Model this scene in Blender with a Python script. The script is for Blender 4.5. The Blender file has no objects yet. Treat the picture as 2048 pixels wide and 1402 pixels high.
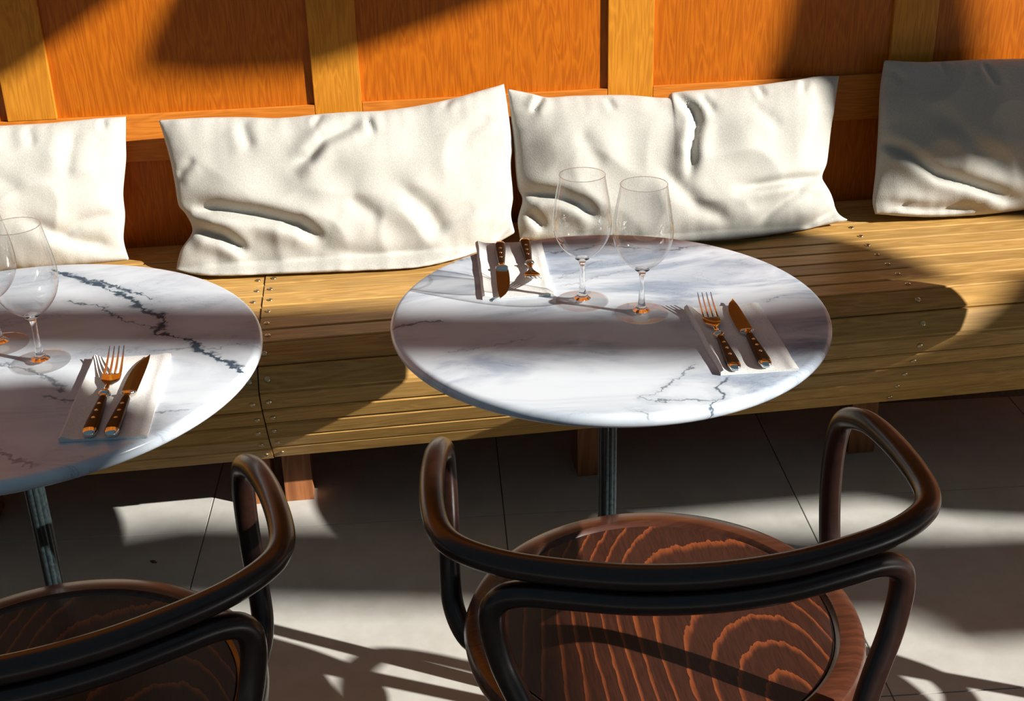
import bpy, bmesh, math, random
from mathutils import Vector, Matrix, noise
random.seed(7)
scene = bpy.context.scene
COL = scene.collection
R = math.radians

# ------------------------------------------------------------------ camera
F_PX, PITCH, ROLL, YAW, CAM_H = 2611.0, R(25.92), R(-1.52), R(6.31), 1.521
fh = Vector((math.sin(YAW), math.cos(YAW), 0)); rh = Vector((math.cos(YAW), -math.sin(YAW), 0)); up = Vector((0, 0, 1))
fw = fh * math.cos(PITCH) - up * math.sin(PITCH)
uu = fh * math.sin(PITCH) + up * math.cos(PITCH)
rr = rh * math.cos(ROLL) + uu * math.sin(ROLL)
u2 = uu * math.cos(ROLL) - rh * math.sin(ROLL)
cam_d = bpy.data.cameras.new('camera'); cam = bpy.data.objects.new('camera', cam_d); COL.objects.link(cam)
M = Matrix.Identity(4)
for i in range(3):
    M[i][0], M[i][1], M[i][2] = rr[i], u2[i], -fw[i]
M[0][3], M[1][3], M[2][3] = 0, 0, CAM_H
cam.matrix_world = M
cam_d.sensor_width = 36; cam_d.sensor_fit = 'HORIZONTAL'; cam_d.lens = F_PX / 2048 * 36
cam_d.clip_start = 0.05
scene.camera = cam

# ------------------------------------------------------------------ sky, sun, exposure
w = bpy.data.worlds.new('world'); scene.world = w; w.use_nodes = True
bg = w.node_tree.nodes['Background']
bg.inputs['Color'].default_value = (0.50, 0.80, 1.0, 1)
bg.inputs['Strength'].default_value = 0.105
SUN = Vector((1.66, -0.92, 1.0))
sd = bpy.data.lights.new('sun', 'SUN'); sd.energy = 7.2; sd.angle = R(0.53); sd.color = (1.0, 0.965, 0.90)
so = bpy.data.objects.new('sun', sd); COL.objects.link(so)
so.rotation_euler = SUN.to_track_quat('Z', 'Y').to_euler(); so.location = (6, -3, 5)
vs = scene.view_settings
vs.view_transform = 'Standard'; vs.look = 'None'; vs.gamma = 1.0; vs.use_curve_mapping = False
vs.exposure = 0.40

# ------------------------------------------------------------------ node helpers
class NT:
    def __init__(s, name):
        s.m = bpy.data.materials.new(name); s.m.use_nodes = True; s.t = s.m.node_tree; s.n = s.t.nodes
        s.b = s.n['Principled BSDF']; s.out = s.n['Material Output']
    def add(s, typ, **kw):
        n = s.n.new(typ)
        for k, v in kw.items(): setattr(n, k, v)
        return n
    def put(s, sock, v):
        if hasattr(v, 'is_linked') or hasattr(v, 'links'): s.t.links.new(v, sock)
        else: sock.default_value = v
    def math(s, op, a, b=None, c=None, clamp=False):
        n = s.add('ShaderNodeMath', operation=op, use_clamp=clamp); s.put(n.inputs[0], a)
        if b is not None: s.put(n.inputs[1], b)
        if c is not None: s.put(n.inputs[2], c)
        return n.outputs[0]
    def vmath(s, op, a, b=None, scale=None):
        n = s.add('ShaderNodeVectorMath', operation=op); s.put(n.inputs[0], a)
        if b is not None: s.put(n.inputs[1], b)
        if scale is not None: s.put(n.inputs['Scale'], scale)
        return n.outputs['Value'] if op in ('LENGTH', 'DOT_PRODUCT', 'DISTANCE') else n.outputs['Vector']
    def noise(s, vec, scale, detail=3, rough=0.5, dist=0.0, col=False):
        n = s.add('ShaderNodeTexNoise'); s.put(n.inputs['Vector'], vec)
        n.inputs['Scale'].default_value = scale; n.inputs['Detail'].default_value = detail
        n.inputs['Roughness'].default_value = rough; n.inputs['Distortion'].default_value = dist
        return n.outputs['Color'] if col else n.outputs['Fac']
    def ramp(s, fac, stops, interp='LINEAR'):
        n = s.add('ShaderNodeValToRGB'); n.color_ramp.interpolation = interp
        el = n.color_ramp.elements
        while len(el) < len(stops): el.new(0.5)
        for e, (p, c) in zip(el, stops):
            e.position = p; e.color = (c[0], c[1], c[2], 1) if len(c) == 3 else c
        s.put(n.inputs[0], fac); return n.outputs[0]
    def mix(s, fac, a, b, blend='MIX'):
        n = s.add('ShaderNodeMix', data_type='RGBA', blend_type=blend)
        s.put(n.inputs[0], fac); s.put(n.inputs[6], a); s.put(n.inputs[7], b); return n.outputs[2]
    def maprange(s, v, a, b, c, d, smooth=True):
        n = s.add('ShaderNodeMapRange', interpolation_type='SMOOTHSTEP' if smooth else 'LINEAR')
        for i, x in enumerate((v, a, b, c, d)): s.put(n.inputs[i], x)
        return n.outputs[0]
    def coord(s, scale=(1, 1, 1), rand=0.0, loc=(0, 0, 0), rot=(0, 0, 0)):
        tc = s.add('ShaderNodeTexCoord').outputs['Object']
        if rand:
            r = s.add('ShaderNodeObjectInfo').outputs['Random']
            tc = s.vmath('ADD', tc, s.vmath('SCALE', (rand, rand * 1.7, rand * 0.6), scale=r))
        mp = s.add('ShaderNodeMapping'); s.put(mp.inputs['Vector'], tc)
        mp.inputs['Scale'].default_value = scale; mp.inputs['Location'].default_value = loc; mp.inputs['Rotation'].default_value = rot
        return mp.outputs[0]
    def bump(s, h, strength=0.3, dist=0.002):
        n = s.add('ShaderNodeBump'); n.inputs['Strength'].default_value = strength; n.inputs['Distance'].default_value = dist
        s.put(n.inputs['Height'], h); s.t.links.new(n.outputs[0], s.b.inputs['Normal'])
    def base(s, c, rough=0.5, metal=0.0, spec=None, coat=None):
        s.put(s.b.inputs['Base Color'], c if not isinstance(c, tuple) else (c[0], c[1], c[2], 1))
        s.put(s.b.inputs['Roughness'], rough); s.b.inputs['Metallic'].default_value = metal
        if spec is not None: s.b.inputs['Specular IOR Level'].default_value = spec
        if coat is not None: s.b.inputs['Coat Weight'].default_value = coat; s.b.inputs['Coat Roughness'].default_value = 0.12
        return s.m

def wood_mat(name, dark, mid, light, along, rough=0.45, fine=60.0, figure=3.0, bump=0.15, tint=0.25, coat=None, spec=0.28):
    """along: axis index of the grain."""
    t = NT(name)
    sc = [fine] * 3; sc[along] = fine * 0.035
    sf = [figure * 5] * 3; sf[along] = figure * 0.55
    fi = t.noise(t.coord(tuple(sc), rand=9.0), 1.0, 4, 0.65)
    fg = t.noise(t.coord(tuple(sf), rand=5.0), 1.0, 2, 0.5, 0.4)
    lines = t.math('PINGPONG', t.math('MULTIPLY', fg, 9.0), 0.5)
    lines = t.math('POWER', t.math('MULTIPLY', lines, 2.0), 1.8)
    v = t.math('ADD', t.math('MULTIPLY', fi, 0.65), t.math('MULTIPLY', lines, 0.22))
    c = t.ramp(v, [(0.22, dark), (0.45, mid), (0.75, light)])
    rnd = t.add('ShaderNodeObjectInfo').outputs['Random']
    hs = t.add('ShaderNodeHueSaturation'); t.put(hs.inputs['Color'], c)
    t.put(hs.inputs['Value'], t.math('ADD', 1.0 - tint / 2, t.math('MULTIPLY', rnd, tint)))
    m = t.base(hs.outputs[0], rough, spec=spec, coat=coat)
    t.bump(v, bump, 0.0012)
    return m

MAT = {}
MAT['panel'] = wood_mat('veneer_panel', (0.34, 0.074, 0.003), (0.48, 0.122, 0.005), (0.56, 0.155, 0.008), 2, 0.36, 380, 7.0, 0.05, 0.08)
MAT['stile'] = wood_mat('oak_stile', (0.44, 0.155, 0.012), (0.58, 0.220, 0.018), (0.66, 0.27, 0.026), 2, 0.38, 300, 7.0, 0.08, 0.15)
MAT['rail'] = wood_mat('oak_rail', (0.42, 0.125, 0.016), (0.56, 0.18, 0.022), (0.64, 0.22, 0.030), 0, 0.38, 300, 6.0, 0.08, 0.1)
MAT['slat'] = wood_mat('teak_slat', (0.34, 0.185, 0.050), (0.48, 0.272, 0.078), (0.57, 0.345, 0.108), 0, 0.50, 260, 5.5, 0.12, 0.30)
MAT['rib'] = wood_mat('stained_rib', (0.18, 0.060, 0.020), (0.30, 0.11, 0.038), (0.38, 0.15, 0.055), 2, 0.55, 50, 3.0, 0.2, 0.1)
MAT['plain_wood'] = wood_mat('blocker_wood', (0.10, 0.05, 0.02), (0.16, 0.09, 0.04), (0.22, 0.13, 0.07), 0, 0.6, 30, 2.0, 0.1, 0.1)  # wood of the added overhead shade blockers

def tube_mat():
    t = NT('dark_bentwood')
    n = t.noise(t.coord((1, 1, 1), rand=3), 55, 4, 0.7)
    c = t.ramp(n, [(0.3, (0.010, 0.0040, 0.0026)), (0.7, (0.022, 0.0078, 0.0048))])
    t.base(c, 0.31, spec=0.5, coat=0.12); t.bump(n, 0.03, 0.0006); return t.m
MAT['tube'] = tube_mat()

def seat_mat():
    t = NT('stained_seat_plywood')
    p = t.coord((1, 1, 1))
    warp = t.noise(t.coord((3.2, 1.5, 1), loc=(0.7, 0.1, 0)), 1.0, 1, 0.4)
    jag = t.noise(t.coord((90, 12, 1)), 1.0, 3, 0.6)
    sep = t.add('ShaderNodeSeparateXYZ'); t.put(sep.inputs[0], p)
    x = t.math('ADD', sep.outputs[0], -0.125); y = t.math('ADD', sep.outputs[1], 0.17)
    # cathedral figure: stretched rings around a heart right of the middle, straight grain to the left
    rad = t.math('SQRT', t.math('ADD', t.math('POWER', t.math('MULTIPLY', x, 1.0), 2.0), t.math('ADD', t.math('POWER', t.math('MULTIPLY', t.math('ADD', y, 0.05), 0.42), 2.0), 0.0002)))
    f = t.math('ADD', t.math('MULTIPLY', rad, 44.0), t.math('ADD', t.math('MULTIPLY', warp, 9.0), t.math('MULTIPLY', jag, 0.42)))
    saw = t.math('FRACT', f)
    line = t.maprange(saw, 0.74, 1.0, 0.0, 1.0)
    pores = t.noise(t.coord((420, 40, 1)), 1.0, 2, 0.5)
    line = t.math('MULTIPLY', line, t.math('ADD', 0.35, t.math('MULTIPLY', pores, 1.1)), clamp=True)
    c = t.mix(line, t.ramp(pores, [(0.3, (0.030, 0.010, 0.006)), (0.75, (0.060, 0.019, 0.010))]), (0.25, 0.062, 0.018, 1))
    t.base(c, 0.30, coat=0.35); t.bump(pores, 0.06, 0.0006); return t.m
MAT['seat'] = seat_mat()

def seat_ring_mat():
    t = NT('stained_seat_ring')
    n = t.noise(t.coord((18, 120, 30), rand=2), 1.0, 3, 0.6)
    t.base(t.ramp(n, [(0.3, (0.04, 0.013, 0.007)), (0.75, (0.095, 0.030, 0.015))]), 0.27, coat=0.35); return t.m
MAT['ring'] = seat_ring_mat()

def marble_mat(name, veins, seed, grey):
    """veins: list of (polyline in table coordinates, half width, strength)."""
    t = NT(name)
    p = t.coord((1, 1, 1))
    d1 = t.vmath('SUBTRACT', t.noise(t.coord((1, 1, 1), loc=(seed, 0, 0)), 13, 4, 0.75, col=True), (0.5, 0.5, 0.5))
    d2 = t.vmath('SUBTRACT', t.noise(t.coord((1, 1, 1), loc=(seed, 3, 0)), 75, 2, 0.7, col=True), (0.5, 0.5, 0.5))
    q = t.vmath('ADD', p, t.vmath('ADD', t.vmath('SCALE', d1, scale=0.050), t.vmath('SCALE', d2, scale=0.016)))
    q = t.vmath('MULTIPLY', q, (1, 1, 0))
    wn = t.noise(t.coord((1, 1, 1), loc=(seed * 2, 5, 0)), 30, 4, 0.7)
    tot = None
    for poly, hw, st in veins:
        dm = None
        for a, b in zip(poly[:-1], poly[1:]):
            ab = Vector((b[0] - a[0], b[1] - a[1], 0)); L2 = max(1e-9, ab.length_squared)
            pa = t.vmath('SUBTRACT', q, (a[0], a[1], 0))
            h = t.math('DIVIDE', t.vmath('DOT_PRODUCT', pa, tuple(ab)), L2, clamp=True)
            dd = t.vmath('LENGTH', t.vmath('SUBTRACT', pa, t.vmath('SCALE', tuple(ab), scale=h)))
            dm = dd if dm is None else t.math('MINIMUM', dm, dd)
        wv = t.math('MULTIPLY', t.maprange(wn, 0.33, 0.66, 0.25, 1.9), hw)
        core = t.maprange(dm, 0.0, wv, st, 0.0)
        halo = t.maprange(dm, 0.0, hw * 6.5, st * 0.24, 0.0)
        mk = t.math('ADD', core, halo)
        tot = mk if tot is None else t.math('MAXIMUM', tot, mk)
    cl = t.noise(t.coord((2.4, 6.0, 1), loc=(seed, seed, 0), rot=(0, 0, 0.35)), 1.6, 4, 0.6, 0.8)
    cloud = t.maprange(cl, 0.40, 0.72, 0.0, grey)
    hair = t.noise(t.coord((3, 9, 1), loc=(seed * 3, 1, 0), rot=(0, 0, 0.4)), 2.2, 7, 0.75, 1.2)
    hv = t.maprange(t.math('ABSOLUTE', t.math('SUBTRACT', hair, 0.5)), 0.0, 0.018, 0.42, 0.0)
    hv = t.math('MULTIPLY', hv, t.maprange(cl, 0.45, 0.65, 0.0, 1.0))
    c = t.mix(cloud, (0.63, 0.68, 0.735, 1), (0.20, 0.26, 0.36, 1))
    c = t.mix(hv, c, (0.14, 0.17, 0.22, 1))
    c = t.mix(t.math('MINIMUM', tot, 1.0), c, (0.055, 0.085, 0.12, 1))
    t.base(c, 0.17, spec=0.24)
    return t.m

VC = [[(0.111, -0.235), (0.088, -0.256), (0.092, -0.278), (0.072, -0.295), (0.081, -0.309), (0.046, -0.333)], [(0.086, -0.191), (0.042, -0.234), (-0.011, -0.267), (0.018, -0.279), (0.08, -0.289)], [(-0.036, -0.296), (-0.01, -0.308)], [(-0.305, -0.004), (-0.265, 0.012), (-0.237, -0.0)], [(-0.238, -0.099), (-0.168, -0.085), (-0.123, -0.064)], [(-0.228, 0.22), (-0.161, 0.255)], [(-0.078, 0.275), (-0.043, 0.233), (0.036, 0.263), (0.109, 0.223), (0.225, 0.224)], [(-0.059, 0.128), (0.023, 0.195)], [(-0.056, 0.098), (0.054, 0.148)], [(0.23, -0.004), (0.271, 0.007)]]
VC_P = [(0.0040, 0.75), (0.0025, 0.6), (0.002, 0.5), (0.0035, 0.65), (0.002, 0.35), (0.003, 0.45), (0.0022, 0.6), (0.0022, 0.3), (0.0022, 0.3), (0.002, 0.45)]
VL = [[(0.002, 0.315), (0.087, 0.234), (0.13, 0.192), (0.201, 0.089), (0.192, 0.043), (0.243, 0.014), (0.26, -0.021), (0.289, -0.049), (0.325, -0.1)], [(0.008, 0.303), (0.068, 0.262), (0.128, 0.212), (0.176, 0.174)], [(0.051, 0.187), (0.099, 0.16), (0.16, 0.079), (0.205, 0.054)], [(0.193, -0.02), (0.313, -0.014)], [(-0.047, -0.002), (-0.003, -0.022), (0.063, -0.063), (0.1, -0.11)], [(0.078, -0.123), (0.116, -0.145)], [(0.005, -0.215), (0.049, -0.258), (0.093, -0.302)], [(0.22, -0.189), (0.26, -0.191)]]
VL_P = [(0.0068, 0.95), (0.0042, 0.8), (0.0026, 0.7), (0.0018, 0.5), (0.0060, 0.6), (0.006, 0.6), (0.005, 0.5), (0.002, 0.5)]
MAT['marble_c'] = marble_mat('marble_fine_veined', [(v, *p) for v, p in zip(VC, VC_P)], 1.3, 0.85)
MAT['marble_l'] = marble_mat('marble_bold_veined', [(v, *p) for v, p in zip(VL, VL_P)], 4.1, 0.45)
MAT['marble_r'] = marble_mat('marble_plain', [([(-0.2, 0.1), (0.0, 0.0), (0.2, -0.1)], 0.003, 0.5)], 7.7, 0.4)

def cloth_mat(name, col, weave, amt):
    t = NT(name)
    tc = t.coord((1, 1, 1))
    a = t.noise(t.coord((weave, weave * 0.25, weave * 0.25)), 1.0, 2, 0.6)
    b = t.noise(t.coord((weave * 0.25, weave * 0.25, weave)), 1.0, 2, 0.6)
    v = t.math('ADD', a, b)
    c = t.mix(t.maprange(v, 0.7, 1.35, 0.0, 1.0), (col[0] * 0.82, col[1] * 0.82, col[2] * 0.80, 1), (col[0], col[1], col[2], 1))
    t.base(c, 0.92, spec=0.15); t.b.inputs['Sheen Weight'].default_value = 0.12
    t.bump(v, amt, 0.0012); return t.m
MAT['linen'] = cloth_mat('cushion_linen', (0.52, 0.50, 0.455), 900, 0.30)
MAT['napkin'] = cloth_mat('napkin_cotton', (0.80, 0.79, 0.77), 1500, 0.2)

def tile_mat():
    t = NT('floor_tile')
    n = t.noise(t.coord((1, 1, 1), rand=7), 14, 5, 0.65)
    n2 = t.noise(t.coord((1, 1, 1), rand=7), 260, 2, 0.5)
    c = t.ramp(n, [(0.3, (0.45, 0.435, 0.395)), (0.7, (0.54, 0.525, 0.485))])
    t.base(c, t.maprange(n, 0.3, 0.7, 0.38, 0.5), spec=0.4); t.bump(n2, 0.06, 0.0006); return t.m
MAT['tile'] = tile_mat()
t = NT('grout'); n_ = t.noise(t.coord(), 120, 3); MAT['grout'] = t.base(t.ramp(n_, [(0.3, (0.16, 0.15, 0.13)), (0.7, (0.24, 0.23, 0.20))]), 0.9)

def metal_mat(name, col, rough):
    t = NT(name); n = t.noise(t.coord((40, 400, 40), rand=3), 1.0, 2)
    t.base(col, t.maprange(n, 0.3, 0.7, rough * 0.8, rough * 1.25), 1.0); return t.m
MAT['steel'] = metal_mat('polished_steel', (0.80, 0.78, 0.74), 0.10)
MAT['brass'] = metal_mat('brass_rivet', (0.88, 0.68, 0.36), 0.22)
MAT['screw'] = metal_mat('screw_head', (0.62, 0.50, 0.30), 0.30)
def iron_mat():
    t = NT('painted_cast_iron'); n = t.noise(t.coord(), 160, 3, 0.7)
    t.base(t.ramp(n, [(0.3, (0.006, 0.010, 0.011)), (0.75, (0.022, 0.034, 0.036))]), 0.30, 0.0, spec=0.7); t.bump(n, 0.35, 0.001); return t.m
MAT['iron'] = iron_mat()
def handle_mat():
    t = NT('dark_handle_wood'); n = t.noise(t.coord((120, 14, 60), rand=4), 1.0, 3)
    t.base(t.ramp(n, [(0.3, (0.005, 0.003, 0.002)), (0.75, (0.018, 0.008, 0.005))]), 0.4); return t.m
MAT['handle'] = handle_mat()

def thin_glass_mat(name='thin_glass', f0=0.085):
    t = NT(name); t.n.remove(t.b)
    tr = t.add('ShaderNodeBsdfTransparent'); tr.inputs[0].default_value = (0.975, 0.98, 0.98, 1)
    gl = t.add('ShaderNodeBsdfGlossy'); gl.inputs['Roughness'].default_value = 0.015
    lw = t.add('ShaderNodeLayerWeight'); lw.inputs['Blend'].default_value = 0.5
    fr_ = t.math('ADD', f0, t.math('MULTIPLY', t.math('POWER', lw.outputs['Facing'], 3.6), 0.85))
    nz = t.noise(t.coord(), 20, 1)
    fac = t.math('MULTIPLY', fr_, t.math('ADD', 0.92, t.math('MULTIPLY', nz, 0.16)), clamp=True)
    mx = t.add('ShaderNodeMixShader'); t.put(mx.inputs[0], fac)
    t.t.links.new(tr.outputs[0], mx.inputs[1]); t.t.links.new(gl.outputs[0], mx.inputs[2]); t.t.links.new(mx.outputs[0], t.out.inputs[0])
    return t.m
MAT['thin_glass'] = thin_glass_mat()
MAT['foot_glass'] = thin_glass_mat('foot_glass', 0.022)
def solid_glass_mat():
    t = NT('solid_glass'); nz = t.noise(t.coord(), 8, 1)
    t.base((1, 1, 1), t.maprange(nz, 0, 1, 0.0, 0.02)); t.b.inputs['Transmission Weight'].default_value = 1.0; t.b.inputs['IOR'].default_value = 1.48
    return t.m
MAT['solid_glass'] = solid_glass_mat()
t = NT('dry_leaf'); n_ = t.noise(t.coord(), 90, 3); MAT['leaf'] = t.base(t.ramp(n_, [(0.3, (0.10, 0.03, 0.01)), (0.7, (0.22, 0.08, 0.03))]), 0.7)

# ------------------------------------------------------------------ mesh helpers
def mesh(name, V, Fc, mat, smooth=False, auto=None):
    me = bpy.data.meshes.new(name); me.from_pydata([tuple(v) for v in V], [], Fc); me.update()
    bm = bmesh.new(); bm.from_mesh(me); bmesh.ops.recalc_face_normals(bm, faces=bm.faces[:]); bm.to_mesh(me); bm.free()
    if mat: me.materials.append(mat)
    if smooth:
        me.polygons.foreach_set('use_smooth', [True] * len(me.polygons))
        if auto is not None:
            try: me.set_sharp_from_angle(angle=R(auto))
            except Exception: pass
    return me
def obj(name, me, parent=None, loc=(0, 0, 0), rot=(0, 0, 0), **props):
    o = bpy.data.objects.new(name, me); COL.objects.link(o); o.parent = parent; o.location = loc; o.rotation_euler = rot
    for k, v in props.items(): o[k] = v
    return o
def thing(name, label, cat, loc=(0, 0, 0), rz=0.0, group=None):
    o = obj(name, None, None, loc, (0, 0, rz), label=label, category=cat)
    if group: o['group'] = group
    o.empty_display_size = 0.1
    return o
def copy_tree(o, parent=None):
    c = o.copy(); COL.objects.link(c); c.parent = parent
    for ch in list(o.children): copy_tree(ch, c)
    return c
def box(x0, x1, y0, y1, z0, z1, b=0.0):
    bm = bmesh.new(); bmesh.ops.create_cube(bm, size=1.0)
    for v in bm.verts: v.co = Vector(((x0 + x1) / 2 + v.co.x * (x1 - x0), (y0 + y1) / 2 + v.co.y * (y1 - y0), (z0 + z1) / 2 + v.co.z * (z1 - z0)))
    if b: bmesh.ops.bevel(bm, geom=bm.edges[:], offset=b, segments=2, affect='EDGES', profile=0.6)
    V = [v.co.copy() for v in bm.verts]; bm.verts.index_update(); Fc = [[v.index for v in f.verts] for f in bm.faces]; bm.free()
    return V, Fc
def lathe(prof, seg=48, flute=None):
    V, Fc = [], []; n = len(prof)
    for (r, z) in prof:
        for k in range(seg):
            a = 2 * math.pi * k / seg; q = r * (flute(a, z) if flute else 1.0)
            V.append((q * math.cos(a), q * math.sin(a), z))
    for i in range(n - 1):
        for k in range(seg):
            k2 = (k + 1) % seg; Fc.append([i * seg + k, i * seg + k2, (i + 1) * seg + k2, (i + 1) * seg + k])
    if prof[0][0] > 1e-6: Fc.append([k for k in range(seg)][::-1])
    if prof[-1][0] > 1e-6: Fc.append([(n - 1) * seg + k for k in range(seg)])
    return V, Fc
def catmull(P, sub=6):
    P = [Vector(p) for p in P]; out = []
    for i in range(len(P) - 1):
        p0 = P[max(i - 1, 0)]; p1 = P[i]; p2 = P[i + 1]; p3 = P[min(i + 2, len(P) - 1)]
        for s in range(sub):
            u = s / sub
            out.append(0.5 * ((2 * p1) + (p2 - p0) * u + (2 * p0 - 5 * p1 + 4 * p2 - p3) * u * u + (3 * p1 - p0 - 3 * p2 + p3) * u ** 3))
    out.append(P[-1]); return out
def tube(path, rad, seg=14, sub=6):
    P = catmull(path, sub); n = len(P)
    rf = rad if callable(rad) else (lambda s: rad)
    T = [(P[min(i + 1, n - 1)] - P[max(i - 1, 0)]).normalized() for i in range(n)]
    N = T[0].orthogonal().normalized(); V, Fc = [], []
    rings = []
    r0 = rf(0); r1 = rf(1)
    for k in range(4): rings.append((P[0] - T[0] * r0 * math.cos(k / 4 * math.pi / 2) * 0.9, T[0], r0 * max(0.05, math.sin(k / 4 * math.pi / 2))))
    for i in range(n): rings.append((P[i], T[i], rf(i / (n - 1))))
    for k in range(3, -1, -1): rings.append((P[-1] + T[-1] * r1 * math.cos(k / 4 * math.pi / 2) * 0.9, T[-1], r1 * max(0.05, math.sin(k / 4 * math.pi / 2))))
    for (c, tt, r) in rings:
        N = (N - tt * N.dot(tt)).normalized(); B = tt.cross(N)
        for k in range(seg):
            a = 2 * math.pi * k / seg; V.append(c + (N * math.cos(a) + B * math.sin(a)) * r)
    m = len(rings)
    for i in range(m - 1):
        for k in range(seg):
            k2 = (k + 1) % seg; Fc.append([i * seg + k, i * seg + k2, (i + 1) * seg + k2, (i + 1) * seg + k])
    Fc.append(list(range(seg))[::-1]); Fc.append([(m - 1) * seg + k for k in range(seg)])
    return V, Fc
def prism(poly, a0, a1, axis='x'):
    """poly: list of 2-D points; extruded along axis."""
    n = len(poly); V = []
    for a in (a0, a1):
        for (p, q) in poly:
            V.append((a, p, q) if axis == 'x' else (p, q, a))
    Fc = [list(range(n))[::-1], [n + i for i in range(n)]] + [[i, (i + 1) % n, n + (i + 1) % n, n + i] for i in range(n)]
    return V, Fc
def loft(rings):
    """rings: list of equal-length closed point loops."""
    n = len(rings[0]); V = [p for r in rings for p in r]; Fc = []
    for i in range(len(rings) - 1):
        for k in range(n):
            k2 = (k + 1) % n; Fc.append([i * n + k, i * n + k2, (i + 1) * n + k2, (i + 1) * n + k])
    Fc.append(list(range(n))[::-1]); Fc.append([(len(rings) - 1) * n + k for k in range(n)])
    return V, Fc

# ------------------------------------------------------------------ floor with its tiles
V, Fc = box(-5, 9, -4, 2.84, -0.06, -0.004)
floor = obj('floor', mesh('floor', V, Fc, MAT['grout']), kind='structure')
TS = 0.6275; FR = R(-3.3)
ux = Vector((math.cos(FR), math.sin(FR), 0)); uy = Vector((-math.sin(FR), math.cos(FR), 0))
O = Vector((0.231, 2.3235, 0))
def tile_mesh(w_, d_):
    V, Fc = box(0.0012, w_ - 0.0012, 0.0012, d_ - 0.0012, -0.006, 0.0, 0.0008); return mesh('tile', V, Fc, MAT['tile'])
tm_full = tile_mesh(TS, TS); tm_cut = tile_mesh(TS, 0.40)
for j in range(-6, 1):
    for i in range(-6, 10):
        o = O + ux * (i * TS) + uy * (j * TS)
        if j == 0 and i > 3: continue
        if j == 0 and i < -4: continue
        obj('tile', tm_cut if j == 0 else tm_full, floor, o, (0, 0, FR))

# ------------------------------------------------------------------ panelled back wall
YW = 2.8125
V, Fc = box(-3.6, 7.4, YW + 0.011, YW + 0.12, -0.06, 3.6)
wall = obj('wall_back', mesh('wall_back', V, Fc, MAT['panel']), kind='structure')
STILES = [-0.700 + 0.6455 * k for k in range(-4, 6)]
RZ0, RZ1 = 0.668, 0.772
def wpart(name, x0, x1, z0, z1, mat, y0, y1, b=0.0015):
    V, Fc = box(x0, x1, y0, y1, z0, z1, b); return obj(name, mesh(name, V, Fc, mat), wall)
for k, s in enumerate(STILES):
    z0 = RZ1 if abs(s + 0.70) < 0.01 else 0.30
    wpart('stile', s - 0.051, s + 0.051, z0 + 0.0005, 3.3, MAT['stile'], YW, YW + 0.02)
xr = [STILES[0] + 0.051] + [s for s in STILES if abs(s + 0.70) > 0.01][1:]
rail_stops = [s for s in STILES if abs(s + 0.70) > 0.01]
for a, b in zip(rail_stops[:-1], rail_stops[1:]):
    wpart('rail', a + 0.0515, b - 0.0515, RZ0, RZ1, MAT['rail'], YW + 0.0006, YW + 0.02)
    wpart('rail', a + 0.0515, b - 0.0515, 2.06, 2.16, MAT['rail'], YW + 0.0006, YW + 0.02) if b - a < 0.7 else None
for a, b in zip(STILES[:-1], STILES[1:]):
    wpart('panel', a + 0.0505, b - 0.0505, RZ1, 2.06, MAT['panel'], YW + 0.0095, YW + 0.02, 0.0008)
    wpart('panel', a + 0.0505, b - 0.0505, 2.16, 3.3, MAT['panel'], YW + 0.0095, YW + 0.02, 0.0008)
    wpart('panel', a + 0.0505, b - 0.0505, 0.30, RZ0, MAT['panel'], YW + 0.0095, YW + 0.02, 0.0008)

# ------------------------------------------------------------------ slatted bench in two sections
SEAT_Z = 0.477
PROF = [(2.760 + 0.044, SEAT_Z)] + [(2.274 + 0.054 * k, SEAT_Z) for k in range(9, -1, -1)] + \
       [(2.230, 0.450), (2.199, 0.4077), (2.2185, 0.360), (2.247, 0.316), (2.275, 0.272), (2.306, 0.2304), (2.337, 0.188)]
def skew(x, y):
    f = min(1.0, max(0.0, (2.80 - y) / 0.53)); return y - 0.0211 * (0.93 - x) * f
def slat_mesh(p, q, x0, x1, gap, dz):
    p = Vector((0, p[0], p[1] + dz)); q = Vector((0, q[0], q[1] + dz)); d = (q - p); L = d.length; d /= L
    nrm = Vector((0, d.z, -d.y)); nrm = -nrm if nrm.y > 0.1 or (abs(nrm.y) <= 0.1 and nrm.z < 0) else nrm
    a = p + d * gap * 0.5; b = q - d * gap * 0.5; T = 0.026 if p.z > 0.46 else 0.026; c = 0.0022 if p.z > 0.46 else 0.0032
    loop = [a - nrm * c, a + d * c, b - d * c, b - nrm * c, b - nrm * T, a - nrm * T]
    V = []
    n = 7
    for i in range(n):
        x = x0 + (x1 - x0) * i / (n - 1)
        for v in loop: V.append((x, skew(x, v.y), v.z))
    Fc = [list(range(6)), [(n - 1) * 6 + k for k in range(5, -1, -1)]]
    for i in range(n - 1):
        for k in range(6): Fc.append([i * 6 + k, (i + 1) * 6 + k, (i + 1) * 6 + (k + 1) % 6, i * 6 + (k + 1) % 6])
    return V, Fc, nrm
scr_V, scr_F = lathe([(0.0058, 0.0), (0.0056, 0.0010), (0.0042, 0.0020), (0.0020, 0.0024), (0.0008, 0.0012), (0.0, 0.0012)], 12)
SCREW = mesh('screw', scr_V, scr_F, MAT['screw'], True)
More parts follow.
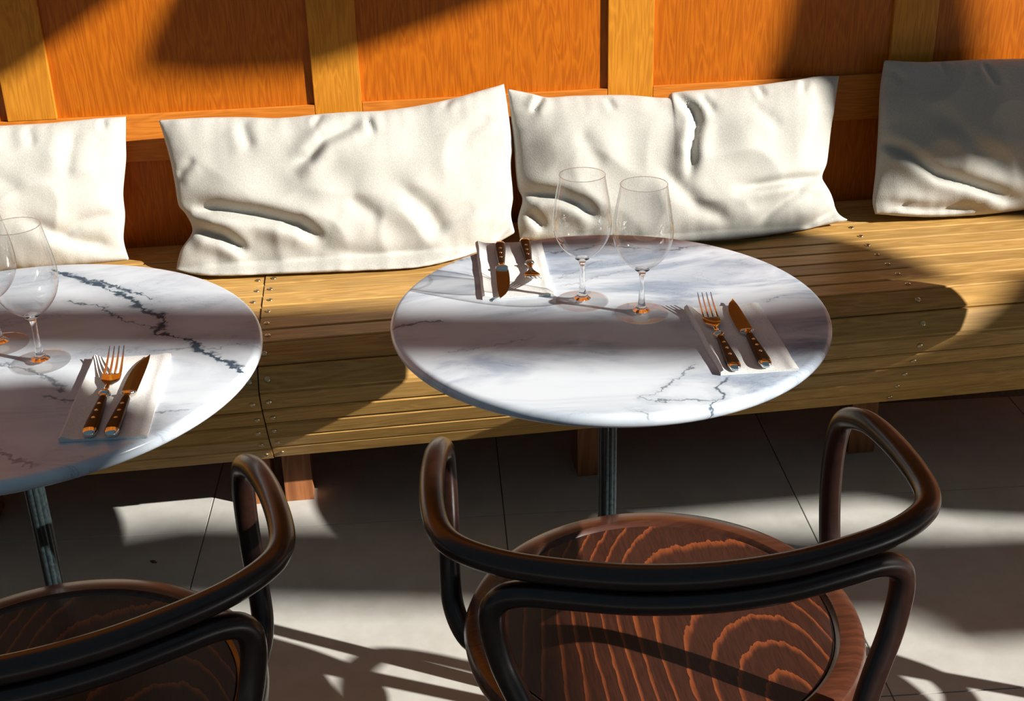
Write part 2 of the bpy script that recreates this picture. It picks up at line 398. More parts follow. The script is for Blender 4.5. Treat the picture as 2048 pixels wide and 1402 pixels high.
def bench(label, x0, x1, screw_cols, ribs, dz):
    root = thing('bench', label, 'bench', ((x0 + x1) / 2, 2.5, 0), group='slatted bench sections along the wall')
    inv = Vector(root.location)
    for i, (p, q) in enumerate(zip(PROF[:-1], PROF[1:])):
        gap = 0.0040 if i < 9 else 0.0036
        V, Fc, nrm = slat_mesh(p, q, x0, x1, gap, dz + random.uniform(-0.0006, 0.0006))
        V = [Vector(v) - inv for v in V]
        obj('slat', mesh('slat', V, Fc, MAT['slat']), root)
        if i < 1: continue
        m = (Vector((0, p[0], p[1] + dz)) + Vector((0, q[0], q[1] + dz))) / 2
        for cx in screw_cols:
            jx = cx + random.uniform(-0.003, 0.003)
            loc = Vector((jx, skew(jx, m.y), m.z)) + nrm * 0.0003 - inv
            obj('screw', SCREW, root, loc, nrm.to_track_quat('Z', 'Y').to_euler())
    inner = [(2.795, 0.4500), (2.30, 0.4500), (2.258, 0.43), (2.232, 0.402), (2.249, 0.365), (2.270, 0.325), (2.298, 0.281), (2.330, 0.240), (2.356, 0.205),
             (2.42, 0.205), (2.45, 0.17), (2.45, 0.0005), (2.53, 0.0005), (2.53, 0.26), (2.60, 0.36), (2.795, 0.38)]
    oc = [(2.32, 0.4485), (2.274, 0.4485), (2.262, 0.442), (2.2375, 0.402), (2.255, 0.366), (2.281, 0.325), (2.309, 0.281), (2.340, 0.240), (2.368, 0.204)]
    ic = [(y + 0.0025, z - 0.0025) for y, z in oc][::-1]
    V, Fc = [], []
    for i in range(6):
        x = x0 + 0.004 + (x1 - x0 - 0.008) * i / 5
        for y, z in oc + ic: V.append(Vector((x, skew(x, y) + 0.003, z + dz - 0.001)) - inv)
    nn = len(oc + ic); Fc = [list(range(nn))[::-1], [5 * nn + k for k in range(nn)]]
    for i in range(5):
        for k in range(nn): Fc.append([i * nn + k, i * nn + (k + 1) % nn, (i + 1) * nn + (k + 1) % nn, (i + 1) * nn + k])
    obj('gap_blocker', mesh('gap_blocker', V, Fc, MAT['rib']), root)  # added behind the front slats to block light through their gaps
    for rx in ribs:
        V, Fc = prism([(skew(rx, y) if z > 0.2 else y, z + (dz if z > 0.2 else 0)) for y, z in inner], rx - 0.03, rx + 0.03)
        obj('rib', mesh('rib', [Vector(v) - inv for v in V], Fc, MAT['rib']), root)
    return root
JX = -0.231
bench('slatted wooden bench section behind the marble table with two place settings', JX + 0.0012, 2.35, [JX + 0.0155, 0.42, 1.0575, 1.69, 2.33], [-0.2, 0.44, 1.06, 1.69, 2.31], 0.0)
bench('slatted wooden bench section behind the boldly veined marble table', -2.60, JX - 0.0012, [JX - 0.0155, -0.87, -1.5, -2.13], [-0.285, -0.87, -1.5, -2.13], -0.0025)

# ------------------------------------------------------------------ cushions
C1 = dict(b=[(-1.062, 0.489), (-0.932, 0.495), (-0.78, 0.5), (-0.627, 0.503), (-0.515, 0.508)], t=[(-1.035, 0.783), (-0.906, 0.778), (-0.755, 0.778), (-0.654, 0.778), (-0.551, 0.782), (-0.498, 0.782)], l=[(-1.062, 0.489), (-1.031, 0.634), (-1.035, 0.783)], r=[(-0.515, 0.508), (-0.523, 0.547), (-0.516, 0.594), (-0.516, 0.638), (-0.505, 0.699), (-0.502, 0.737), (-0.498, 0.782)])
C2 = dict(b=[(-0.42, 0.483), (-0.372, 0.467), (-0.299, 0.459), (-0.204, 0.456), (-0.056, 0.451), (0.084, 0.449), (0.182, 0.465), (0.255, 0.49), (0.306, 0.511)], t=[(-0.431, 0.772), (-0.345, 0.772), (-0.262, 0.769), (-0.179, 0.763), (-0.094, 0.766), (-0.03, 0.767), (0.034, 0.766), (0.11, 0.771), (0.186, 0.781), (0.252, 0.794), (0.305, 0.805)], l=[(-0.42, 0.483), (-0.407, 0.52), (-0.38, 0.555), (-0.39, 0.587), (-0.404, 0.607), (-0.408, 0.646), (-0.414, 0.694), (-0.423, 0.738), (-0.431, 0.772)], r=[(0.306, 0.511), (0.3, 0.547), (0.308, 0.586), (0.308, 0.645), (0.314, 0.684), (0.311, 0.744), (0.305, 0.805)])
C3 = dict(b=[(0.316, 0.498), (0.436, 0.483), (0.579, 0.472), (0.741, 0.464), (0.827, 0.467), (0.941, 0.477), (0.999, 0.485), (1.054, 0.492)], t=[(0.312, 0.795), (0.36, 0.784), (0.398, 0.774), (0.458, 0.774), (0.569, 0.77), (0.657, 0.76), (0.674, 0.769), (0.736, 0.772), (0.849, 0.774), (0.964, 0.782), (1.01, 0.786), (1.053, 0.784)], l=[(0.316, 0.498), (0.314, 0.536), (0.327, 0.575), (0.318, 0.605), (0.317, 0.674), (0.315, 0.733), (0.312, 0.795)], r=[(1.054, 0.492), (1.03, 0.509), (1.017, 0.545), (1.0, 0.58), (1.014, 0.616), (1.024, 0.666), (1.036, 0.711), (1.053, 0.784)])
C4 = dict(b=[(1.116, 0.501), (1.231, 0.488), (1.36, 0.485), (1.464, 0.489), (1.646, 0.494), (1.912, 0.499)], t=[(1.159, 0.811), (1.253, 0.803), (1.37, 0.802), (1.485, 0.799), (1.666, 0.796), (1.943, 0.797)], l=[(1.116, 0.501), (1.112, 0.53), (1.124, 0.59), (1.136, 0.671), (1.145, 0.751), (1.159, 0.811)], r=[(1.912, 0.499), (1.898, 0.651), (1.943, 0.797)])
# creases: (polyline in wall coordinates, depth, width, ridge height on the upper side)
CR1 = [([(-0.60, 0.76), (-0.62, 0.66)], 0.005, 0.015, 0.003), ([(-0.72, 0.60), (-0.62, 0.55), (-0.53, 0.53)], 0.008, 0.013, 0.005), ([(-0.80, 0.70), (-0.70, 0.64)], 0.005, 0.018, 0.003), ([(-0.664, 0.546), (-0.6, 0.583), (-0.521, 0.598)], 0.006, 0.010, 0.002), ([(-0.547, 0.778), (-0.538, 0.757)], 0.006, 0.007, 0.002), ([(-0.695, 0.772), (-0.679, 0.728)], 0.004, 0.010, 0.002)]
CR2 = [([(-0.26, 0.755), (-0.24, 0.70)], 0.005, 0.012, 0.003), ([(0.05, 0.62), (0.12, 0.56), (0.15, 0.51)], 0.008, 0.018, 0.005), ([(-0.05, 0.60), (0.02, 0.55)], 0.006, 0.016, 0.004), ([(0.20, 0.70), (0.27, 0.74)], 0.005, 0.011, 0.003), ([(-0.40, 0.66), (-0.36, 0.69)], 0.006, 0.009, 0.003), ([(-0.09, 0.765), (-0.11, 0.735)], 0.006, 0.007, 0.003),
       ([(-0.375, 0.597), (-0.319, 0.592), (-0.236, 0.576), (-0.154, 0.552), (-0.103, 0.521)], 0.024, 0.013, 0.012), ([(-0.375, 0.561), (-0.313, 0.539), (-0.263, 0.507)], 0.020, 0.011, 0.010),
       ([(-0.157, 0.663), (-0.122, 0.678), (-0.088, 0.711), (-0.044, 0.728), (0.0, 0.745)], 0.011, 0.011, 0.010), ([(0.006, 0.747), (0.017, 0.715)], 0.007, 0.007, 0.003), ([(0.192, 0.784), (0.168, 0.763)], 0.008, 0.007, 0.003),
       ([(0.1, 0.514), (0.167, 0.545), (0.234, 0.57)], 0.006, 0.014, 0.004), ([(0.256, 0.498), (0.308, 0.536)], 0.010, 0.008, 0.005), ([(-0.116, 0.503), (0.011, 0.48), (0.119, 0.483)], 0.007, 0.012, 0.004)]
CR3 = [([(0.45, 0.70), (0.50, 0.62)], 0.005, 0.018, 0.003), ([(0.62, 0.62), (0.70, 0.54), (0.78, 0.50)], 0.009, 0.016, 0.005), ([(0.84, 0.73), (0.90, 0.68)], 0.004, 0.013, 0.002), ([(0.335, 0.55), (0.37, 0.515)], 0.010, 0.009, 0.005), ([(0.86, 0.775), (0.87, 0.745)], 0.006, 0.007, 0.003), ([(0.97, 0.78), (0.955, 0.75)], 0.006, 0.007, 0.003),
       ([(0.314, 0.59), (0.399, 0.576), (0.442, 0.558), (0.483, 0.529)], 0.022, 0.011, 0.010), ([(0.671, 0.768), (0.708, 0.728), (0.713, 0.703), (0.696, 0.654), (0.685, 0.594)], 0.016, 0.011, 0.008),
       ([(0.789, 0.566), (0.903, 0.576), (1.004, 0.581)], 0.013, 0.009, 0.008), ([(0.829, 0.494), (0.9, 0.54), (0.954, 0.567)], 0.009, 0.010, 0.005), ([(0.387, 0.777), (0.359, 0.743)], 0.012, 0.007, 0.004),
       ([(0.942, 0.481), (1.001, 0.504), (1.036, 0.516)], 0.010, 0.008, 0.005), ([(0.524, 0.762), (0.535, 0.737)], 0.006, 0.007, 0.002), ([(0.73, 0.757), (0.755, 0.721)], 0.007, 0.008, 0.003)]
CR4 = [([(1.25, 0.70), (1.33, 0.62), (1.42, 0.57)], 0.007, 0.016, 0.004), ([(1.28, 0.80), (1.29, 0.77)], 0.005, 0.007, 0.002),
       ([(1.128, 0.646), (1.182, 0.617), (1.249, 0.571), (1.352, 0.536), (1.444, 0.505)], 0.020, 0.011, 0.010), ([(1.146, 0.516), (1.232, 0.502), (1.361, 0.497)], 0.012, 0.009, 0.006),
       ([(1.192, 0.759), (1.171, 0.791)], 0.006, 0.008, 0.002), ([(1.369, 0.791), (1.395, 0.739)], 0.006, 0.008, 0.002)]
def polyfn(P):
    L = [0.0]
    for a, b in zip(P[:-1], P[1:]): L.append(L[-1] + math.hypot(b[0] - a[0], b[1] - a[1]))
    def f(s):
        s = max(0.0, min(1.0, s)) * L[-1]
        for i in range(len(P) - 1):
            if s <= L[i + 1] or i == len(P) - 2:
                k = (s - L[i]) / max(1e-9, L[i + 1] - L[i]); p0 = P[max(i - 1, 0)]; p1 = P[i]; p2 = P[i + 1]; p3 = P[min(i + 2, len(P) - 1)]
                return tuple(0.5 * (2 * p1[c] + (p2[c] - p0[c]) * k + (2 * p0[c] - 5 * p1[c] + 4 * p2[c] - p3[c]) * k * k + (3 * p1[c] - p0[c] - 3 * p2[c] + p3[c]) * k ** 3) for c in (0, 1))
    return f
def seg_dist(x, z, poly):
    best = 9.0; side = 0.0; tt = 0.0; n = len(poly) - 1
    for i, (a, b) in enumerate(zip(poly[:-1], poly[1:])):
        dx, dz = b[0] - a[0], b[1] - a[1]; L2 = dx * dx + dz * dz
        h = max(0.0, min(1.0, ((x - a[0]) * dx + (z - a[1]) * dz) / L2))
        ex, ez = x - a[0] - h * dx, z - a[1] - h * dz; d = math.hypot(ex, ez)
        if d < best: best = d; side = (dx * ez - dz * ex) / math.sqrt(L2); tt = (i + h) / n
    return best, side, tt
def cushion(name, label, out, creases, seed, bulge=0.062, NU=132, NV=66):
    B, T_, L_, R_ = (polyfn(out[k]) for k in 'btlr')
    P00, P10, P01, P11 = out['b'][0], out['b'][-1], out['t'][0], out['t'][-1]
    def seam(u, v):
        b, t, l, r = B(u), T_(u), L_(v), R_(v)
        return [(1 - v) * b[c] + v * t[c] + (1 - u) * l[c] + u * r[c] - ((1 - u) * (1 - v) * P00[c] + u * (1 - v) * P10[c] + (1 - u) * v * P01[c] + u * v * P11[c]) for c in (0, 1)]
    cx = (P00[0] + P10[0]) / 2; org = Vector((cx, 2.66, SEAT_Z))
    nf = Vector((0, -0.912, 0.41))
    V, Fc = [], []
    front, back = {}, {}
    for j in range(NV + 1):
        for i in range(NU + 1):
            # denser sampling near the seams
            u = i / NU; v = j / NV
            u = 0.5 - 0.5 * math.cos(math.pi * u) * (0.25 + 0.75 * 1.0) if False else u
            x, z = seam(u, v)
            y = 2.63 + (z - 0.478) * 0.45
            if z < 0.484: y -= (0.484 - z) * 1.9; z = 0.484
            eu = min(u, 1 - u) * 2; ev = min(v, 1 - v) * 2
            sh = (1 - (1 - eu) ** 3.2) ** 0.60 * (1 - (1 - ev) ** 2.6) ** 0.62
            edge = min(min(u, 1 - u) * 0.74, min(v, 1 - v) * 0.30)
            n1 = noise.noise(Vector((x * 5.5 + seed, z * 6.5, seed)))
            n2 = noise.noise(Vector((x * 13 + seed * 2, z * 15, seed + 4)))
            n3 = noise.noise(Vector((x * 45 + seed, z * 16, seed))) + noise.noise(Vector((x * 16, z * 45, seed + 2)))
            n4 = 1.0 - 2.2 * abs(noise.noise(Vector((x * 8 + z * 5 + seed * 3, z * 9 - x * 3, seed + 9))))
            pk = math.exp(-edge / 0.03)
            d = bulge * sh + sh * (0.016 * n1 + 0.0070 * n2 + 0.0085 * n4) + 0.0045 * n3 * pk * min(1, edge / 0.004)
            for poly, dep, wid, ridge in creases:
                dd, sd_, tt = seg_dist(x, z, poly)
                if dd < wid * 6:
                    fade = min(1.0, 4.5 * min(tt + 0.03, 1.03 - tt)) * min(1.0, edge / 0.006)
                    d -= fade * dep * math.exp(-(dd / wid) ** 2)
                    s1 = (dd - 2.0 * wid) / (1.5 * wid)
                    d += fade * ridge * math.exp(-s1 * s1) * (1.0 if sd_ < 0 else 0.55)
            on = edge < 1e-6
            p = Vector((x, y, z))
            if on:
                w_ = 0.0016 * noise.noise(Vector((x * 60, z * 60, seed)))
                p += Vector((0, w_, 0)); p.z = max(p.z, 0.481)
                front[i, j] = back[i, j] = len(V); V.append(p - org); continue
            pf = p + nf * max(d, 0.002); pf.z = max(pf.z, 0.481); pf.y = min(pf.y, 2.805)
            front[i, j] = len(V); V.append(pf - org)
            pb = p - nf * (0.055 * sh + 0.006 * n1 * sh + 0.002)
            pb.z = max(pb.z, 0.481); pb.y = min(pb.y, YW - 0.003)
            if pb.y <= pf.y: pb.y = pf.y + 0.003
            back[i, j] = len(V); V.append(pb - org)
    for j in range(NV):
        for i in range(NU):
            Fc.append([front[i, j], front[i + 1, j], front[i + 1, j + 1], front[i, j + 1]])
            Fc.append([back[i, j], back[i, j + 1], back[i + 1, j + 1], back[i + 1, j]])
    me = mesh(name, V, Fc, MAT['linen'], True)
    o = obj(name, me, None, org, label=label, category='cushion', group='linen cushions along the bench')
    return o
cushion('cushion', 'long cream linen cushion behind the boldly veined marble table', C1, CR1, 3.1)
cushion('cushion', 'cream linen cushion with a deep sagging fold at its lower corner', C2, CR2, 7.7, 0.066)
cushion('cushion', 'cream linen cushion with a pinched notch in its top edge behind the wine glasses', C3, CR3, 12.4, 0.060)
cushion('cushion', 'linen cushion standing in shade against the dark shadowed panels', C4, CR4, 17.9, 0.060)

# ------------------------------------------------------------------ marble tables
def table(label, x, y, top, rad, mat, rz=0.0):
    root = thing('marble_table', label, 'table', (x, y, 0), group='round marble bistro tables')
    th = 0.020; b = 0.0095
    prof = [(0.0, top - th)] + [(rad - b - 0.05, top - th)] + [(rad - b + b * math.cos(a), top - th + b + b * math.sin(a)) for a in [R(-90 + 15 * k) for k in range(0, 7)]] + \
           [(rad - b + b * math.cos(a), top - b + b * math.sin(a)) for a in [R(15 * k) for k in range(0, 7)]] + [(rad - b - 0.02, top), (0.0, top)]
    V, Fc = lathe(prof, 128); obj('tabletop', mesh('tabletop', V, Fc, mat, True, 40), root)
    V, Fc = lathe([(0.09, top - th - 0.012), (0.09, top - th - 0.0002), (0.0, top - th - 0.0002)], 32); obj('mounting_plate', mesh('mounting_plate', V, Fc, MAT['iron'], True, 40), root)
    zc = top - th - 0.012
    fl = lambda a, z: 1.0 + 0.13 * (abs(math.cos(a * 5.0)) - 0.5)
    V, Fc = lathe([(0.0135, 0.045), (0.0135, zc - 0.035)], 60, fl); obj('column', mesh('column', V, Fc, MAT['iron'], True, 50), root)
    V, Fc = lathe([(0.013, zc - 0.036), (0.0175, zc - 0.033), (0.0185, zc - 0.026), (0.0165, zc - 0.02), (0.0175, zc - 0.012), (0.021, zc), (0.0, zc)], 40); obj('collar', mesh('collar', V, Fc, MAT['iron'], True, 50), root)
    V, Fc = lathe([(0.035, 0.02), (0.034, 0.03), (0.022, 0.045), (0.019, 0.07), (0.0, 0.07)], 40); obj('base_hub', mesh('base_hub', V, Fc, MAT['iron'], True, 50), root)
    for k in range(4):
        a = R(45 + 90 * k) + rz; ca, sa = math.cos(a), math.sin(a)
        V, Fc = tube([(0.02 * ca, 0.02 * sa, 0.04), (0.10 * ca, 0.10 * sa, 0.034), (0.17 * ca, 0.17 * sa, 0.018), (0.195 * ca, 0.195 * sa, 0.0095)], lambda s: 0.014 - 0.005 * s, 10, 4)
        obj('foot', mesh('foot', V, Fc, MAT['iron'], True), root)
    return root
TC = (0.329, 1.691); TT = 0.7457
TL = (-0.505, 1.657); LT = 0.757
table('round white marble table with fine grey veins and two place settings', *TC, TT, 0.315, MAT['marble_c'])
table('round marble table crossed by a bold dark vein', *TL, LT, 0.342, MAT['marble_l'])
table('bare round marble table in front of the shaded cushion at the bench end', 1.37, 1.79, TT, 0.315, MAT['marble_r'])

# ------------------------------------------------------------------ bentwood armchairs
def half_path(P): return [(-x, y, z) for x, y, z in P[::-1]] + P[1:]
BOW = [(0, -.236, .69), (.08, -.229, .69), (.15, -.211, .69), (.215, -.186, .69), (.262, -.153, .69), (.284, -.118, .69), (.291, -.07, .69), (.290, 0, .689), (.283, .06, .686),
       (.276, .10, .675), (.270, .13, .655), (.268, .145, .61), (.268, .148, .54), (.270, .14, .47), (.268, .115, .415), (.25, .07, .392), (.21, .03, .388)]
HOOP = [(0, -.238, .6602), (.08, -.231, .6602), (.15, -.213, .6602), (.20, -.194, .656), (.228, -.184, .642), (.236, -.184, .615), (.226, -.192, .56), (.203, -.208, .50), (.188, -.220, .44), (.184, -.232, .34), (.188, -.25, .17), (.195, -.27, 0.0145)]
def make_chair(label):
    root = thing('bentwood_armchair', label, 'chair', group='dark bentwood armchairs at the tables')
    V, Fc = tube(half_path(BOW), 0.0150, 18, 6); obj('arm_bow', mesh('arm_bow', V, Fc, MAT['tube'], True), root)
    V, Fc = tube(half_path(HOOP), lambda s: 0.0152 - 0.003 * abs(2 * s - 1) ** 3, 18, 6); obj('back_hoop', mesh('back_hoop', V, Fc, MAT['tube'], True), root)
    SR = 0.26; zt = 0.456
    pr = [(SR - 0.040, zt - 0.007), (SR - 0.0365, zt - 0.0025), (SR - 0.033, zt), (SR - 0.012, zt), (SR - 0.004, zt - 0.004), (SR, zt - 0.013), (SR - 0.002, zt - 0.028), (SR - 0.009, zt - 0.034), (SR - 0.034, zt - 0.034), (SR - 0.040, zt - 0.026)]
    seg = 96; V, Fc = [], []
    for k in range(seg):
        a = 2 * math.pi * k / seg
        for r, z in pr: V.append((r * math.cos(a), r * math.sin(a), z))
    n = len(pr)
    for k in range(seg):
        for i in range(n): Fc.append([k * n + i, k * n + (i + 1) % n, ((k + 1) % seg) * n + (i + 1) % n, ((k + 1) % seg) * n + i])
    obj('seat_frame', mesh('seat_frame', V, Fc, MAT['ring'], True, 35), root)
    V, Fc = lathe([(0.0, zt - 0.0125), (SR - 0.0405, zt - 0.0125), (SR - 0.0405, zt - 0.0050), (SR - 0.06, zt - 0.0062), (0.12, zt - 0.0095), (0.0, zt - 0.0105)], 96)
    obj('seat_panel', mesh('seat_panel', V, Fc, MAT['seat'], True, 50), root)
    for s in (-1, 1):
        V, Fc = tube([(s * .165, .165, .425), (s * .175, .178, .30), (s * .185, .192, .15), (s * .195, .206, .013)], lambda q: 0.0165 - 0.004 * q, 14, 4)
        obj('front_leg', mesh('front_leg', V, Fc, MAT['tube'], True), root)
    return root
chair = make_chair('dark bentwood armchair pulled up to the marble table with two place settings')
chair.location = (.338, 1.353, 0); chair.rotation_euler = (0, 0, R(-1.0))
c = copy_tree(chair); c['label'] = 'dark bentwood armchair turned slightly, before the boldly veined marble table'; c.location = (-.43, 1.305, 0); c.rotation_euler = (0, 0, R(11))
c = copy_tree(chair); c['label'] = 'dark bentwood armchair before the bare marble table'; c.location = (1.34, 1.19, 0); c.rotation_euler = (0, 0, R(4))

# ------------------------------------------------------------------ wine glasses
def make_glass(label):
    root = thing('wine_glass', label, 'wine glass', group='empty wine glasses')
    bowl = [(0.0038, 0.0690), (0.010, 0.0705), (0.020, 0.0765), (0.030, 0.0870), (0.0375, 0.100), (0.0415, 0.114), (0.0424, 0.126), (0.0412, 0.142), (0.0385, 0.160), (0.0352, 0.178), (0.0325, 0.1945)]
    P = catmull([(r, 0, z) for r, z in bowl], 4); outer = [(p.x, p.z) for p in P]
    # single thin shell; the lip is a fine bead
    V, Fc = lathe([(0.0, 0.0688)] + outer, 72); Fc = [f for f in Fc if len(f) == 4]
    obj('bowl', mesh('bowl', V, Fc, MAT['thin_glass'], True), root)
    lip = []
    for k in range(72):
        a = 2 * math.pi * k / 72
        for q in range(6):
            b = 2 * math.pi * q / 6; lip.append(((0.0325 + 0.00045 * math.cos(b)) * math.cos(a), (0.0325 + 0.00045 * math.cos(b)) * math.sin(a), 0.1946 + 0.00045 * math.sin(b)))
    Fl = [[k * 6 + q, k * 6 + (q + 1) % 6, ((k + 1) % 72) * 6 + (q + 1) % 6, ((k + 1) % 72) * 6 + q] for k in range(72) for q in range(6)]
    obj('rim', mesh('rim', lip, Fl, MAT['solid_glass'], True), root)
    st = [(0.0, 0.0060), (0.0125, 0.0060), (0.0085, 0.0095), (0.0062, 0.0135), (0.0048, 0.020), (0.0040, 0.032), (0.0037, 0.048), (0.0042, 0.058), (0.0058, 0.0645), (0.0105, 0.0685), (0.0085, 0.0700), (0.0, 0.0692)]
    P = catmull([(r, 0, z) for r, z in st[1:-1]], 3); V, Fc = lathe([st[0]] + [(p.x, p.z) for p in P] + [st[-1]], 36)
    obj('stem', mesh('stem', V, Fc, MAT['solid_glass'], True), root)
    V, Fc = lathe([(0.0, 0.0004), (0.0370, 0.0004), (0.0386, 0.0010), (0.0386, 0.0018), (0.0370, 0.0024), (0.026, 0.0034), (0.016, 0.0047), (0.0125, 0.0058), (0.0, 0.0058)], 64)
    obj('foot', mesh('foot', V, Fc, MAT['foot_glass'], True, 60), root)
    return root
g = make_glass('empty wine glass nearer the knife whose blade aims toward the chair'); g.location = (.297, 1.731, TT)
c = copy_tree(g); c.location = (.373, 1.674, TT); c['label'] = 'empty wine glass nearer the fork whose tines aim at the cushions'
c = copy_tree(g); c.location = (-.454, 1.633, LT); c['label'] = 'empty wine glass closer to the napkin on the boldly veined table'
c = copy_tree(g); c.location = (-.522, 1.700, LT); c['label'] = 'empty wine glass farther from the napkin on the boldly veined table'

# ------------------------------------------------------------------ napkins
def napkin(label, q, z, seed, lift=0.0075):
    BL, BR, TR, TL_ = [Vector((a, b, 0)) for a, b in q]; org = (BL + BR + TR + TL_) / 4; org.z = z
    NU, NV = 28, 40; V, Fc = [], []
    def top(u, v):
        w_ = 0.0008 * noise.noise(Vector((u * 5 + seed, v * 7, seed)))
        return 0.0034 + lift * (0.75 + 0.25 * v) * math.exp(-(u / 0.10) ** 2) * min(1.0, (u + 0.02) / 0.05) + w_ + 0.0016 * math.exp(-((u - 0.93) / 0.05) ** 2)
    n = (NU + 1) * (NV + 1)
    for lay in (1, 0):
        for j in range(NV + 1):
            for i in range(NU + 1):
                u, v = i / NU, j / NV
                p = (BL * (1 - u) + BR * u) * (1 - v) + (TL_ * (1 - u) + TR * u) * v
                wob = 0.0014 * noise.noise(Vector((v * 4 + seed, u * 2, 1.0)))
                V.append((p.x - org.x + wob, p.y - org.y + wob * 0.6, top(u, v) if lay else 0.0003))
    for lay in (0, 1):
        for j in range(NV):
            for i in range(NU):
                a = lay * n + j * (NU + 1) + i; f = [a, a + 1, a + NU + 2, a + NU + 1]; Fc.append(f if lay == 0 else f[::-1])
    rim = [i for i in range(NU + 1)] + [j * (NU + 1) + NU for j in range(1, NV + 1)] + [NV * (NU + 1) + i for i in range(NU - 1, -1, -1)] + [j * (NU + 1) for j in range(NV - 1, 0, -1)]
    for a, b in zip(rim, rim[1:] + rim[:1]): Fc.append([a, n + a, n + b, b])
    obj('napkin', mesh('napkin', V, Fc, MAT['napkin'], True, 45), None, org, label=label, category='napkin', group='folded white napkins')
napkin('folded white napkin under the cutlery that points toward the chair', [(.153, 1.762), (.259, 1.759), (.272, 1.976), (.164, 1.984)], TT, 2.0, 0.0055)
napkin('folded white napkin under the fork and knife beside the wine glasses near the chair', [(.433, 1.465), (.536, 1.461), (.545, 1.674), (.435, 1.672)], TT, 5.0)
napkin('folded white napkin on the boldly veined marble table', [(-.389, 1.405), (-.285, 1.399), (-.282, 1.624), (-.385, 1.626)], LT, 8.0)

# ------------------------------------------------------------------ cutlery
def oval(y, hw, hz, zc, n=20, sq=2.6):
    pts = []
    for k in range(n):
        a = 2 * math.pi * k / n; ca, sa = math.cos(a), math.sin(a)
        pts.append((hw * math.copysign(abs(ca) ** (2 / sq), ca), y, zc + hz * math.copysign(abs(sa) ** (2 / sq), sa)))
    return pts
def handle_parts(root, L):
    prof = [(0.0, .0035, .0022), (0.002, .0062, .0040), (0.007, .0082, .0050), (0.012, .0088, .0052)]
    V, Fc = loft([oval(y, a, b, .0054) for y, a, b in prof]); obj('end_cap', mesh('end_cap', V, Fc, MAT['steel'], True, 60), root)
    prof = [(0.0122, .0087, .0051), (0.022, .0088, .0052), (0.036, .0083, .0051), (0.052, .0074, .0049), (0.070, .0063, .0046), (0.086, .0054, .0043), (0.094, .0050, .0042)]
    V, Fc = loft([oval(y, a, b, .0054) for y, a, b in prof]); h = obj('handle', mesh('handle', V, Fc, MAT['handle'], True, 60), root)
    for y in (0.036, 0.055, 0.073):
        V, Fc = lathe([(0.0026, 0.0), (0.0024, 0.0004), (0.0, 0.0006)], 16); zt = .0054 + .0049 - (y - .036) * 0.012
        obj('rivet', mesh('rivet', V, Fc, MAT['brass'], True), h, (0, y, zt))
def make_knife(label):
    root = thing('steak_knife', label, 'knife', group='steak knives with riveted dark handles')
    handle_parts(root, .222)
    V, Fc = loft([oval(y, a, b, .0054) for y, a, b in [(.0942, .0049, .0042), (.100, .0046, .0040), (.1035, .0050, .0041), (.105, .0078, .0046), (.107, .0098, .0046), (.109, .0100, .0040), (.1105, .0096, .0022)]])
    obj('bolster', mesh('bolster', V, Fc, MAT['steel'], True, 50), root)
    # blade outline: spine on the right, belly on the left, top faces slightly hollow
    pts = [(.1100, -.0100, .0096), (.125, -.0106, .0096), (.145, -.0108, .0095), (.165, -.0102, .0094), (.180, -.0088, .0092), (.195, -.0060, .0088), (.206, -.0025, .0080), (.214, .0018, .0072), (.220, .0054, .0066)]
    V, Fc = [], []; z0 = .0038
    for (y, l, r) in pts:
        m = l * 0.45 + r * 0.55
        V += [(l, y, z0), (m, y, z0 + .0011), (r, y, z0 + .0009), (r, y, z0 - .0009), (m, y, z0 - .0011)]
    for i in range(len(pts) - 1):
        for k in range(5): Fc.append([i * 5 + k, i * 5 + (k + 1) % 5, (i + 1) * 5 + (k + 1) % 5, (i + 1) * 5 + k])
    Fc.append([4, 3, 2, 1, 0]); e = (len(pts) - 1) * 5; Fc.append([e, e + 1, e + 2, e + 3, e + 4])
    obj('blade', mesh('blade', V, Fc, MAT['steel'], True, 25), root)
    return root
